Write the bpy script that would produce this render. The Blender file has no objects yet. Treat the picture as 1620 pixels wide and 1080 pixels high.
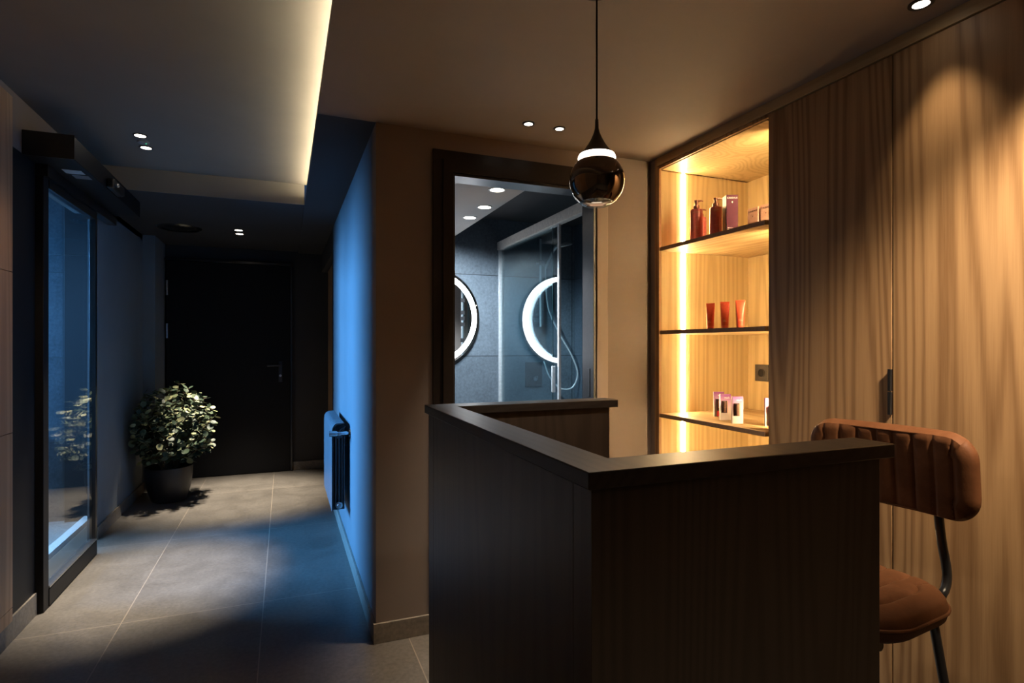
import bpy, bmesh, math, random
from mathutils import Vector, Matrix
random.seed(7)
SC = bpy.context.scene
COL = SC.collection
PI = math.pi

# ------------------------------------------------------------------ camera, world, exposure
cd = bpy.data.cameras.new('camera')
cd.sensor_width = 36.0
cd.lens = 36.0 * 896.0 / 1620.0
cd.shift_y = 8.0 / 1620.0
cd.clip_start = 0.02
cam = bpy.data.objects.new('camera', cd)
cam.location = (0, 0, 1.27)
cam.rotation_euler = (PI / 2, 0, -math.atan2(360, 896))
COL.objects.link(cam)
SC.camera = cam

w = bpy.data.worlds.new('world')
SC.world = w
w.use_nodes = True
w.node_tree.nodes['Background'].inputs[0].default_value = (0.10, 0.28, 0.62, 1)
w.node_tree.nodes['Background'].inputs[1].default_value = 0.15

vs = SC.view_settings
vs.view_transform = 'Standard'
vs.look = 'None'
vs.exposure = 0.0
vs.gamma = 1.0
vs.use_curve_mapping = False
SC.cycles.use_denoising = True
SC.cycles.max_bounces = 10
SC.cycles.transparent_max_bounces = 16
SC.cycles.sample_clamp_indirect = 6.0
SC.cycles.caustics_reflective = False
SC.cycles.caustics_refractive = False


def area(name, loc, rot, sx, sy, power, col, spread=180):
    d = bpy.data.lights.new(name, 'AREA')
    d.shape = 'RECTANGLE'
    d.size = sx
    d.size_y = sy
    d.energy = power
    d.color = col
    d.spread = math.radians(spread)
    o = bpy.data.objects.new(name, d)
    o.location = loc
    o.rotation_euler = rot
    COL.objects.link(o)
    return o


# dusk daylight falling into the porch on the far side of the glass door
area('porch_daylight', (-3.85, 4.25, 2.05), (0, -PI / 2 + 0.30, -0.24), 1.4, 1.45, 235.0, (0.12, 0.44, 1.0), 80)
area('kerb_fill_light', (-1.42, 4.35, 2.55), (0, 0, 0), 0.2, 1.0, 13.0, (0.36, 0.64, 1.0), 50)  # unseen fill lamp added to brighten the kerb and porch floor

# ------------------------------------------------------------------ material helpers


class NT:
    def __init__(self, name):
        self.m = bpy.data.materials.new(name)
        self.m.use_nodes = True
        self.t = self.m.node_tree
        self.t.nodes.clear()
        self.out = self.n('ShaderNodeOutputMaterial')

    def n(self, typ, **kw):
        nd = self.t.nodes.new(typ)
        for k, v in kw.items():
            if k.startswith('i_'):
                key = k[2:]
                nd.inputs[int(key) if key.isdigit() else key.replace('_', ' ')].default_value = v
            else:
                setattr(nd, k, v)
        return nd

    def l(self, a, b):
        self.t.links.new(a, b)

    def surf(self, s):
        self.l(s, self.out.inputs['Surface'])
        return self.m

    def bsdf(self, col=(0.5, 0.5, 0.5), rough=0.5, metal=0.0, spec=0.5):
        b = self.n('ShaderNodeBsdfPrincipled')
        b.inputs['Base Color'].default_value = (*col, 1)
        b.inputs['Roughness'].default_value = rough
        b.inputs['Metallic'].default_value = metal
        b.inputs['Specular IOR Level'].default_value = spec
        return b

    def coords(self, scale=(1, 1, 1), loc=(0, 0, 0), rot=(0, 0, 0)):
        tc = self.n('ShaderNodeTexCoord')
        mp = self.n('ShaderNodeMapping')
        mp.inputs['Scale'].default_value = scale
        mp.inputs['Location'].default_value = loc
        mp.inputs['Rotation'].default_value = rot
        self.l(tc.outputs['Object'], mp.inputs['Vector'])
        return mp.outputs['Vector']

    def noise(self, vec, scale, detail=4, rough=0.5, dist=0.0):
        nd = self.n('ShaderNodeTexNoise')
        nd.inputs['Scale'].default_value = scale
        nd.inputs['Detail'].default_value = detail
        nd.inputs['Roughness'].default_value = rough
        nd.inputs['Distortion'].default_value = dist
        self.l(vec, nd.inputs['Vector'])
        return nd.outputs['Fac']

    def math(self, op, a, b=None, c=None):
        nd = self.n('ShaderNodeMath', operation=op)
        for i, v in enumerate((a, b, c)):
            if v is None:
                continue
            if isinstance(v, (int, float)):
                nd.inputs[i].default_value = v
            else:
                self.l(v, nd.inputs[i])
        return nd.outputs[0]

    def ramp(self, fac, stops):
        nd = self.n('ShaderNodeValToRGB')
        e = nd.color_ramp.elements
        while len(e) > len(stops):
            e.remove(e[-1])
        while len(e) < len(stops):
            e.new(0.5)
        for el, (p, c) in zip(e, stops):
            el.position = p
            el.color = (*c, 1)
        self.l(fac, nd.inputs['Fac'])
        return nd.outputs['Color']

    def mix(self, fac, a, b, blend='MIX'):
        nd = self.n('ShaderNodeMix', data_type='RGBA', blend_type=blend)
        for i, v in ((0, fac), (6, a), (7, b)):
            if isinstance(v, (int, float)):
                nd.inputs[i].default_value = v
            elif isinstance(v, tuple):
                nd.inputs[i].default_value = (*v, 1)
            else:
                self.l(v, nd.inputs[i])
        return nd.outputs[2]

    def bump(self, height, strength, dist=0.002):
        nd = self.n('ShaderNodeBump')
        nd.inputs['Strength'].default_value = strength
        nd.inputs['Distance'].default_value = dist
        self.l(height, nd.inputs['Height'])
        return nd.outputs['Normal']


def plain(name, col, rough=0.5, metal=0.0, spec=0.5, nscale=60, namp=0.12, bump=0.0):
    k = NT(name)
    b = k.bsdf(col, rough, metal, spec)
    v = k.coords()
    f = k.noise(v, nscale, 5)
    lo = tuple(c * (1 - namp) for c in col)
    hi = tuple(min(1, c * (1 + namp)) for c in col)
    k.l(k.ramp(f, [(0.3, lo), (0.7, hi)]), b.inputs['Base Color'])
    if bump:
        k.l(k.bump(f, bump), b.inputs['Normal'])
    return k.surf(b.outputs[0])


def paint(name, col, rough=0.75, bump=0.15):
    k = NT(name)
    b = k.bsdf(col, rough, 0, 0.35)
    v = k.coords()
    f = k.noise(v, 2.2, 5, 0.6)
    k.l(k.ramp(f, [(0.25, tuple(c * 0.93 for c in col)), (0.75, tuple(c * 1.07 for c in col))]), b.inputs['Base Color'])
    k.l(k.bump(k.noise(v, 220, 3), bump, 0.0012), b.inputs['Normal'])
    return k.surf(b.outputs[0])


def oak(name, dark, light, axis='Z', rough=0.5, seed=0.0, contrast=1.0, spec=0.35):
    # grain runs along `axis`
    k = NT(name)
    b = k.bsdf(light, rough, 0, spec)
    al = {'X': 0, 'Y': 1, 'Z': 2}[axis]

    def sc(across, along):
        s = [across] * 3
        s[al] = along
        return tuple(s)
    v1 = k.coords(sc(3.6, 0.20), (seed, seed * 1.7, seed * 0.6))
    n1 = k.noise(v1, 1.0, 0.3, 0.3, 0.0)
    n1 = k.math('ADD', n1, k.math('MULTIPLY', k.noise(k.coords(sc(22, 0.7), (seed, seed, 0)), 1.0, 3, 0.6), 0.055))
    rings = k.math('SINE', k.math('MULTIPLY', n1, 150.0))
    rings = k.math('MULTIPLY_ADD', rings, 0.5, 0.5)
    rings = k.math('POWER', rings, 1.6)
    n2 = k.noise(k.coords(sc(70, 0.8), (seed, 0, seed)), 1.0, 5, 0.7)
    n3 = k.noise(k.coords(sc(420, 9), (0, seed, 0)), 1.0, 2, 0.5)
    n4 = k.noise(k.coords(sc(3.5, 0.5), (seed * 2, 0, 0)), 1.0, 2, 0.5)
    f = k.math('MULTIPLY', rings, 0.32)
    f = k.math('ADD', f, k.math('MULTIPLY', n2, 0.30))
    f = k.math('ADD', f, k.math('MULTIPLY', n3, 0.22))
    f = k.math('ADD', f, k.math('MULTIPLY', n4, 0.22))
    mid = 0.50
    k.l(k.ramp(f, [(mid - 0.26 / contrast, light), (mid + 0.30 / contrast, dark)]), b.inputs['Base Color'])
    k.l(k.bump(f, 0.25, 0.0008), b.inputs['Normal'])
    return k.surf(b.outputs[0])


def stone_tile(name, col, bw, bh, loc, plane='XY', rough=0.5, grout=(0.2, 0.18, 0.16), mortar=0.003, speck=0.5):
    k = NT(name)
    b = k.bsdf(col, rough, 0, 0.45)
    tc = k.n('ShaderNodeTexCoord')
    sp = k.n('ShaderNodeSeparateXYZ')
    k.l(tc.outputs['Object'], sp.inputs[0])
    cb = k.n('ShaderNodeCombineXYZ')
    k.l(sp.outputs['XYZ'.index(plane[0])], cb.inputs[0])
    k.l(sp.outputs['XYZ'.index(plane[1])], cb.inputs[1])
    mp = k.n('ShaderNodeMapping')
    mp.inputs['Location'].default_value = (-loc[0], -loc[1], 0)
    k.l(cb.outputs[0], mp.inputs['Vector'])
    br = k.n('ShaderNodeTexBrick', offset=0.0, squash=1.0)
    br.inputs['Scale'].default_value = 1.0
    br.inputs['Mortar Size'].default_value = mortar
    br.inputs['Mortar Smooth'].default_value = 0.1
    br.inputs['Brick Width'].default_value = bw
    br.inputs['Row Height'].default_value = bh
    br.inputs['Color1'].default_value = (0.86, 0.86, 0.86, 1)
    br.inputs['Color2'].default_value = (1.08, 1.08, 1.08, 1)
    k.l(mp.outputs[0], br.inputs['Vector'])
    n1 = k.noise(tc.outputs['Object'], 4.5, 9, 0.7, 0.4)
    n2 = k.noise(tc.outputs['Object'], 55, 4, 0.6)
    vo = k.n('ShaderNodeTexVoronoi')
    vo.inputs['Scale'].default_value = 70
    k.l(tc.outputs['Object'], vo.inputs['Vector'])
    sp1 = k.ramp(vo.outputs['Distance'], [(0.0, (1, 1, 1)), (0.16, (0, 0, 0))])
    gate = k.ramp(k.noise(tc.outputs['Object'], 9, 5, 0.7), [(0.52, (0, 0, 0)), (0.66, (1, 1, 1))])
    base = k.ramp(n1, [(0.25, tuple(c * 0.48 for c in col)), (0.75, tuple(c * 1.5 for c in col))])
    base = k.mix(0.55, base, k.ramp(n2, [(0.3, tuple(c * 0.55 for c in col)), (0.75, tuple(c * 1.45 for c in col))]))
    base = k.mix(1.0, base, br.outputs['Color'], 'MULTIPLY')
    sf = k.math('MULTIPLY', k.math('MULTIPLY', sp1, gate), speck)
    base = k.mix(sf, base, tuple(min(1, c * 3.2) for c in col))
    base = k.mix(br.outputs['Fac'], base, grout)
    k.l(base, b.inputs['Base Color'])
    k.l(k.ramp(n1, [(0.3, (rough * 0.85,) * 3), (0.7, (min(1, rough * 1.2),) * 3)]), b.inputs['Roughness'])
    h = k.math('SUBTRACT', k.math('MULTIPLY', n2, 0.35), br.outputs['Fac'])
    k.l(k.bump(h, 0.35, 0.0015), b.inputs['Normal'])
    return k.surf(b.outputs[0])


def emit(name, col, strength):
    k = NT(name)
    e = k.n('ShaderNodeEmission')
    e.inputs[0].default_value = (*col, 1)
    e.inputs[1].default_value = strength
    return k.surf(e.outputs[0])


def clear_glass(name, tint=(0.9, 0.96, 0.97), rough=0.0):
    k = NT(name)
    tr = k.n('ShaderNodeBsdfTransparent')
    tr.inputs[0].default_value = (*tint, 1)
    gl = k.n('ShaderNodeBsdfGlossy')
    gl.inputs['Roughness'].default_value = rough
    geo = k.n('ShaderNodeNewGeometry')
    ior = k.math('MULTIPLY_ADD', geo.outputs['Backfacing'], 1 / 1.5 - 1.5, 1.5)
    fr = k.n('ShaderNodeFresnel')
    k.l(ior, fr.inputs['IOR'])
    mx = k.n('ShaderNodeMixShader')
    k.l(fr.outputs[0], mx.inputs[0])
    k.l(tr.outputs[0], mx.inputs[1])
    k.l(gl.outputs[0], mx.inputs[2])
    return k.surf(mx.outputs[0])


M = {}
M['paint'] = paint('taupe_paint', (0.240, 0.198, 0.175))
M['paint_light'] = paint('pale_taupe_paint', (0.36, 0.30, 0.26))
M['paint_ceiling'] = paint('ceiling_paint', (0.245, 0.21, 0.19))
M['paint_high'] = paint('high_ceiling_paint', (0.23, 0.205, 0.175))
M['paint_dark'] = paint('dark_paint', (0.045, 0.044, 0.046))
M['paint_left'] = paint('blue_grey_paint', (0.21, 0.24, 0.26))
M['paint_cool'] = paint('grey_paint', (0.13, 0.15, 0.165))
M['paint_bath'] = paint('bathroom_ceiling_paint', (0.45, 0.42, 0.40))
M['floor'] = stone_tile('floor_stone', (0.128, 0.117, 0.105), 0.6, 1.21, (-0.696, 3.08), 'XY', 0.36, (0.24, 0.205, 0.17), 0.0022, 0.8)
M['skirt'] = stone_tile('skirting_stone', (0.22, 0.195, 0.165), 5, 5, (-2.3, -1.7), 'XY', 0.5)
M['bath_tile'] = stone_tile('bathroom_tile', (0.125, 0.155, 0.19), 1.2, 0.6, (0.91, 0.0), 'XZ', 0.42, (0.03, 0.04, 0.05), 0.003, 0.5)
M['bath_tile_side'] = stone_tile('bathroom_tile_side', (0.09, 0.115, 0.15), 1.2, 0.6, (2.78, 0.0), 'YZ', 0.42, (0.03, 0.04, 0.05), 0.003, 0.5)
M['porch_tile'] = stone_tile('porch_wall_tile', (0.13, 0.15, 0.17), 1.2, 0.62, (-2.7, -0.05), 'XZ', 0.5, (0.1, 0.11, 0.12), 0.004, 0.3)
M['porch_floor'] = stone_tile('porch_floor_stone', (0.3, 0.3, 0.3), 0.6, 0.6, (-1.9, 2.0), 'XY', 0.6, (0.2, 0.2, 0.2), 0.003, 0.3)
M['oak'] = oak('oak_veneer', (0.20, 0.105, 0.045), (0.45, 0.275, 0.135), 'Z', 0.5, 3.1)
M['oak_b'] = oak('oak_veneer_wide', (0.20, 0.105, 0.045), (0.46, 0.285, 0.14), 'Z', 0.5, 7.7)
M['oak_in'] = oak('oak_niche', (0.42, 0.30, 0.14), (0.60, 0.45, 0.23), 'Z', 0.5, 1.3)
M['oak_y'] = oak('oak_long', (0.34, 0.22, 0.10), (0.54, 0.39, 0.20), 'Y', 0.5, 5.0)
M['oak_left'] = oak('oak_panelling', (0.30, 0.175, 0.095), (0.46, 0.29, 0.17), 'Z', 0.5, 9.2)
M['edge'] = plain('dark_oak_edge', (0.34, 0.205, 0.115), 0.55)
M['counter'] = oak('dark_counter_laminate', (0.058, 0.043, 0.033), (0.088, 0.066, 0.050), 'Z', 0.42, 2.2)
M['counter_top'] = oak('dark_counter_top', (0.040, 0.032, 0.027), (0.058, 0.047, 0.040), 'Y', 0.42, 4.2, spec=0.22)
M['black'] = plain('black_lacquer', (0.008, 0.008, 0.009), 0.5, 0, 0.25)
M['black_metal'] = plain('black_metal', (0.012, 0.012, 0.013), 0.28, 0.0, 0.6)
M['frame_dark'] = plain('dark_brown_frame', (0.016, 0.011, 0.009), 0.4, 0, 0.3)
M['door_black'] = plain('black_door_paint', (0.006, 0.006, 0.007), 0.6, 0, 0.2)
M['chrome'] = plain('chrome', (0.75, 0.76, 0.78), 0.12, 1.0)
M['alu'] = plain('satin_aluminium', (0.55, 0.55, 0.55), 0.32, 1.0)
M['bright'] = plain('light_chrome', (0.62, 0.66, 0.70), 0.25, 0.35)
M['alu_dark'] = plain('dark_anodised', (0.06, 0.06, 0.065), 0.35, 0.7)
M['rail'] = plain('brushed_rail', (0.62, 0.57, 0.52), 0.5, 0.2)
M['white'] = plain('white_plastic', (0.7, 0.7, 0.68), 0.4)
M['radiator'] = plain('radiator_enamel', (0.10, 0.115, 0.13), 0.4)
M['kerb'] = plain('pale_kerb', (0.75, 0.78, 0.8), 0.6)
M['mirror'] = plain('mirror_silver', (0.82, 0.85, 0.87), 0.01, 1.0, 0.5, 3, 0.01)
M['glass'] = clear_glass('shower_glass', (0.88, 0.95, 0.97))
M['door_glass'] = clear_glass('door_glass', (0.93, 0.96, 0.97))
M['led_warm'] = emit('warm_led', (1.0, 0.68, 0.33), 170.0)
M['led_warm_side'] = emit('warm_led_side', (1.0, 0.68, 0.33), 330.0)
M['led_cove'] = emit('cove_led', (1.0, 0.86, 0.60), 95.0)
M['led_ring'] = emit('mirror_led', (0.93, 0.96, 1.0), 16.0)
M['lens'] = emit('downlight_lens', (1.0, 0.88, 0.75), 12.0)
M['lens_dim'] = emit('downlight_lens_soft', (1.0, 0.9, 0.8), 3.0)
M['pendant_led'] = emit('pendant_led', (1.0, 0.86, 0.74), 9.0)
M['green'] = emit('green_indicator', (0.1, 1.0, 0.4), 0.6)
M['smoke'] = plain('smoked_mirror_glass', (0.20, 0.155, 0.12), 0.03, 1.0, 0.5, 4, 0.02)
M['pendant_cap'] = plain('pendant_black', (0.02, 0.016, 0.014), 0.4)
M['pot'] = plain('dark_ceramic', (0.012, 0.012, 0.013), 0.42)
M['soil'] = plain('soil', (0.03, 0.022, 0.015), 0.9, 0, 0.2, 90, 0.5, 0.6)
M['stem'] = plain('twig', (0.10, 0.075, 0.04), 0.7)
M['socket'] = plain('anthracite_plastic', (0.05, 0.042, 0.037), 0.45)
M['purple_box'] = plain('purple_carton', (0.065, 0.013, 0.032), 0.5, 0, 0.08)
M['dark_box'] = plain('dark_carton', (0.05, 0.03, 0.028), 0.4)
M['tan_box'] = plain('tan_carton', (0.28, 0.19, 0.11), 0.5)
M['pink_box'] = plain('salmon_carton', (0.52, 0.30, 0.22), 0.5)
M['bottle'] = plain('plum_bottle', (0.50, 0.115, 0.12), 0.3)
M['bottle_pump'] = plain('copper_pump', (0.30, 0.13, 0.10), 0.3, 0.5)
M['bottle_label'] = plain('plum_label', (0.14, 0.075, 0.055), 0.4)
M['tube_red'] = plain('red_tube', (0.52, 0.075, 0.035), 0.3)
M['tube_cap'] = plain('red_cap', (0.62, 0.10, 0.05), 0.3)
M['red'] = plain('red_balm', (0.6, 0.05, 0.05), 0.35)
M['dark_plum'] = plain('dark_plum', (0.05, 0.015, 0.02), 0.3)
M['txt_white'] = plain('white_print', (0.85, 0.82, 0.8), 0.5)
M['txt_dark'] = plain('dark_print', (0.12, 0.05, 0.04), 0.5)
M['txt_gold'] = plain('pale_gold_print', (0.55, 0.36, 0.25), 0.4)


def leaf_mat():
    k = NT('round_leaf')
    b = k.bsdf((0.2, 0.25, 0.12), 0.5, 0, 0.3)
    at = k.n('ShaderNodeNewGeometry')
    k.l(k.ramp(at.outputs['Random Per Island'], [(0.0, (0.018, 0.034, 0.022)), (0.45, (0.045, 0.068, 0.042)), (0.8, (0.13, 0.155, 0.08)), (1.0, (0.40, 0.40, 0.22))]), b.inputs['Base Color'])
    return k.surf(b.outputs[0])


M['leaf'] = leaf_mat()


def card_mat():
    # printed card: violet at the top fading to white (object space, z up from the card's foot)
    k = NT('violet_card')
    b = k.bsdf((0.8, 0.8, 0.8), 0.35, 0, 0.4)
    tc = k.n('ShaderNodeTexCoord')
    sp = k.n('ShaderNodeSeparateXYZ')
    k.l(tc.outputs['Object'], sp.inputs[0])
    f = k.math('DIVIDE', sp.outputs[2], 0.12)
    k.l(k.ramp(f, [(0.30, (0.62, 0.56, 0.56)), (0.62, (0.50, 0.32, 0.50)), (0.95, (0.25, 0.07, 0.30))]), b.inputs['Base Color'])
    return k.surf(b.outputs[0])


M['card'] = card_mat()


def leather_mat():
    k = NT('cognac_leather')
    b = k.bsdf((0.2, 0.07, 0.03), 0.6, 0, 0.15)
    v = k.coords()
    n1 = k.noise(v, 9, 6, 0.65)
    n2 = k.noise(v, 160, 4, 0.6)
    c = k.ramp(n1, [(0.25, (0.075, 0.029, 0.012)), (0.55, (0.125, 0.050, 0.021)), (0.8, (0.20, 0.088, 0.042))])
    k.l(c, b.inputs['Base Color'])
    k.l(k.ramp(n1, [(0.3, (0.5,) * 3), (0.8, (0.68,) * 3)]), b.inputs['Roughness'])
    k.l(k.bump(k.math('ADD', k.math('MULTIPLY', n2, 0.4), n1), 0.35, 0.0025), b.inputs['Normal'])
    return k.surf(b.outputs[0])


M['leather'] = leather_mat()
M['stitch'] = plain('leather_stitching', (0.13, 0.05, 0.022), 0.6)

# ------------------------------------------------------------------ mesh helpers


class MB:
    def __init__(self):
        self.bm = bmesh.new()

    def box(self, x0, x1, y0, y1, z0, z1, rot=None, piv=None):
        vs_ = [self.bm.verts.new((x, y, z)) for x in (x0, x1) for y in (y0, y1) for z in (z0, z1)]
        for f in ((0, 1, 3, 2), (4, 6, 7, 5), (0, 4, 5, 1), (2, 3, 7, 6), (0, 2, 6, 4), (1, 5, 7, 3)):
            self.bm.faces.new([vs_[i] for i in f])
        if rot is not None:
            c = Vector(piv)
            for v in vs_:
                v.co = rot @ (v.co - c) + c
        return self

    def tube(self, pts, r, n=10, cap=True):
        pts = [Vector(p) for p in pts]
        rs = r if isinstance(r, (list, tuple)) else [r] * len(pts)
        rings = []
        up = None
        for i, p in enumerate(pts):
            t = (pts[min(i + 1, len(pts) - 1)] - pts[max(i - 1, 0)]).normalized()
            if up is None:
                up = Vector((0, 0, 1)) if abs(t.z) < 0.9 else Vector((1, 0, 0))
            u = (up - t * up.dot(t)).normalized()
            up = u
            v = t.cross(u)
            rings.append([self.bm.verts.new(p + (u * math.cos(a) + v * math.sin(a)) * rs[i])
                          for a in [2 * PI * j / n for j in range(n)]])
        for a, b in zip(rings, rings[1:]):
            for j in range(n):
                self.bm.faces.new((a[j], a[(j + 1) % n], b[(j + 1) % n], b[j]))
        if cap:
            self.bm.faces.new(rings[0][::-1])
            self.bm.faces.new(rings[-1])
        return self

    def lathe(self, prof, c=(0, 0, 0), n=32, axis='Z', closed=False):
        cx, cy, cz = c
        rings = []
        for r, h in prof:
            ring = []
            for j in range(n):
                a = 2 * PI * j / n
                p, q = r * math.cos(a), r * math.sin(a)
                co = {'Z': (p, q, h), 'Y': (p, h, q), 'X': (h, p, q)}[axis]
                ring.append(self.bm.verts.new((co[0] + cx, co[1] + cy, co[2] + cz)))
            rings.append(ring)
        pairs = list(zip(rings, rings[1:]))
        if closed:
            pairs.append((rings[-1], rings[0]))
        for a, b in pairs:
            for j in range(n):
                self.bm.faces.new((a[j], a[(j + 1) % n], b[(j + 1) % n], b[j]))
        if not closed:
            if prof[0][0] > 1e-6:
                self.bm.faces.new(rings[0][::-1])
            if prof[-1][0] > 1e-6:
                self.bm.faces.new(rings[-1])
        return self

    def prism(self, poly, z0, z1, axis='Z'):
        # extrude a 2-D polygon along an axis
        def co(p, h):
            return {'Z': (p[0], p[1], h), 'Y': (p[0], h, p[1]), 'X': (h, p[0], p[1])}[axis]
        a = [self.bm.verts.new(co(p, z0)) for p in poly]
        b = [self.bm.verts.new(co(p, z1)) for p in poly]
        n = len(poly)
        self.bm.faces.new(a[::-1])
        self.bm.faces.new(b)
        for i in range(n):
            self.bm.faces.new((a[i], a[(i + 1) % n], b[(i + 1) % n], b[i]))
        return self


def obj(name, mb, mat, parent=None, bevel=0.0, seg=2, smooth=True, subsurf=0):
    bm = mb.bm
    bmesh.ops.remove_doubles(bm, verts=bm.verts, dist=1e-6)
    bmesh.ops.recalc_face_normals(bm, faces=bm.faces)
    if smooth:
        for f in bm.faces:
            f.smooth = True
        for e in bm.edges:
            if len(e.link_faces) == 2 and e.calc_face_angle(0) > math.radians(38):
                e.smooth = False
    me = bpy.data.meshes.new(name)
    bm.to_mesh(me)
    bm.free()
    me.materials.append(mat)
    o = bpy.data.objects.new(name, me)
    COL.objects.link(o)
    if parent is not None:
        o.parent = parent
    if bevel:
        md = o.modifiers.new('bevel', 'BEVEL')
        md.width = bevel
        md.segments = seg
        md.limit_method = 'ANGLE'
        md.harden_normals = False
    if subsurf:
        md = o.modifiers.new('subsurf', 'SUBSURF')
        md.levels = md.render_levels = subsurf
    return o


def thing(name, label, cat, loc=(0, 0, 0), rz=0.0, group=None):
    o = bpy.data.objects.new(name, None)
    o.empty_display_size = 0.05
    COL.objects.link(o)
    o.location = loc
    o.rotation_euler = (0, 0, rz)
    o['label'] = label
    o['category'] = cat
    if group:
        o['group'] = group
    return o


def tag(o, label, cat, group=None):
    o['label'] = label
    o['category'] = cat
    if group:
        o['group'] = group
    return o


def struct(name, mb, mat, label=None, cat=None, **kw):
    o = obj(name, mb, mat, None, **kw)
    o['kind'] = 'structure'
    return o


def glyphs(body, size, align='CENTER', extrude=0.0002):
    c = bpy.data.curves.new('type', 'FONT')
    c.body = body
    c.size = size
    c.align_x = align
    c.align_y = 'CENTER'
    c.extrude = extrude
    c.resolution_u = 4
    t = bpy.data.objects.new('type', c)
    COL.objects.link(t)
    bpy.context.view_layer.update()
    me = bpy.data.meshes.new_from_object(t.evaluated_get(bpy.context.evaluated_depsgraph_get()))
    bpy.data.objects.remove(t)
    bpy.data.curves.remove(c)
    return me


def text(name, body, size, mat, parent, loc, rot):
    me = glyphs(body, size)
    me.materials.clear()
    me.materials.append(mat)
    o = bpy.data.objects.new(name, me)
    COL.objects.link(o)
    o.parent = parent
    o.location = loc
    o.rotation_euler = rot
    return o


def copy_tree(o, parent=None):
    c = o.copy()
    COL.objects.link(c)
    if parent is not None:
        c.parent = parent
    for ch in list(o.children):
        copy_tree(ch, c)
    return c


def spot(parent, loc, power, size_deg, blend=0.6, col=(1, 0.82, 0.62), radius=0.02, rot=(0, 0, 0)):
    d = bpy.data.lights.new('downlight_beam', 'SPOT')
    d.energy = power
    d.spot_size = math.radians(size_deg)
    d.spot_blend = blend
    d.color = col
    d.shadow_soft_size = radius
    o = bpy.data.objects.new('downlight_beam', d)
    COL.objects.link(o)
    o.parent = parent
    o.location = loc
    o.rotation_euler = rot
    return o


# ------------------------------------------------------------------ dimensions
LOW, HIGH = 2.231, 2.385           # ceiling heights
XL, XR = -1.10, 0.364              # corridor walls
YD = 2.47                          # wall with the bathroom door
YB = 6.25                          # end of the corridor
XW = 1.77                          # wardrobe front
YN = -2.2                          # wall behind the camera

# ------------------------------------------------------------------ shell
struct('floor', MB().box(-1.30, 2.6, YN - 0.1, YB + 0.1, -0.08, 0.0), M['floor'])
struct('floor', MB().box(-4.2, -1.30, 1.4, 5.3, -0.08, -0.005), M['porch_floor'])

struct('ceiling', MB().box(0.128, 2.6, YN - 0.1, YD, LOW, LOW + 0.04), M['paint_ceiling'])
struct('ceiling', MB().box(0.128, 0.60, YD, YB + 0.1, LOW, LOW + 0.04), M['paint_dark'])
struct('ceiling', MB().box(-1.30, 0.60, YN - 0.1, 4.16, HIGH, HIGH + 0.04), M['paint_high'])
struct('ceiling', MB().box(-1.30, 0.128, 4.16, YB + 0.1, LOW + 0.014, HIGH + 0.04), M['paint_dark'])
struct('trim_1', MB().box(-1.10, 0.127, 4.154, 4.159, LOW + 0.014, HIGH), M['paint_high'])
struct('trim_1', MB().box(0.150, 0.45, YN, 4.155, LOW + 0.041, 2.30).box(0.45, 0.60, YN - 0.1, YB + 0.1, LOW + 0.04, HIGH), M['paint_high'])

# left side: wall, thin panel beyond the glass door, jog, corridor end
struct('wall_left', MB().box(-1.30, XL, YN - 0.1, 3.34, 0, HIGH).box(-1.30, XL, 3.34, 4.6, 2.16, HIGH), M['paint'])
struct('wall_left', MB().box(-1.19, -1.15, 4.45, 5.79, 0, LOW + 0.014).box(-1.19, -1.15, 4.6, 5.79, 2.2, HIGH), M['paint_left'])
struct('wall_left', MB().box(-1.40, -1.056, 5.79, YB, 0, LOW + 0.014), M['paint_left'])
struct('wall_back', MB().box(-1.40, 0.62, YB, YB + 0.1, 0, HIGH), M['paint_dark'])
struct('wall_right', MB().box(XR, 0.45, YD + 0.1, 4.75, 0, LOW), M['paint_cool'])
struct('wall_right', MB().box(0.43, 0.53, 4.75, YB, 0, LOW), M['paint'])
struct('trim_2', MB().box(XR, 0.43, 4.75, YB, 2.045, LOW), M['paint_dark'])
struct('trim_3', MB().box(XR - 0.004, 0.43, 4.75, 4.80, 0, 2.045), M['frame_dark'])
struct('wall_front', MB().box(-1.30, 2.6, YN - 0.1, YN, 0, HIGH), M['paint'])

# wall with the bathroom door
struct('wall_centre', MB().box(XR, 0.70, YD, YD + 0.1, 0, LOW).box(1.434, 2.6, YD, YD + 0.1, 0, LOW)
       .box(0.70, 1.434, YD, YD + 0.1, 2.05, LOW), M['paint'])
struct('trim_4', MB().box(1.444, 1.507, YD - 0.014, YD, 0, LOW), M['paint_light'], bevel=0.002)
struct('wall_wardrobe', MB().box(2.40, 2.6, YN, YD, 0, LOW), M['paint'])

# baseboards in stone
def skirt(name, *b):
    return struct(name, MB().box(*b), M['skirt'], bevel=0.0015)


skirt('baseboard_centre', XR - 0.012, 0.612, YD - 0.012, YD, 0, 0.085)
skirt('baseboard_right', XR - 0.012, XR, YD, 4.75, 0, 0.085)
skirt('baseboard_back', 0.07, 0.43, YB - 0.012, YB, 0, 0.085)
skirt('baseboard_left', -1.15, -1.138, 4.47, 5.79, 0, 0.085)
skirt('baseboard_left', -1.15, -1.044, 5.778, 5.79, 0, 0.085)
skirt('baseboard_left', -1.056, -1.044, 5.79, YB, 0, 0.085)
skirt('baseboard_left', XL, XL + 0.012, YN, 3.33, 0, 0.105)

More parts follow.
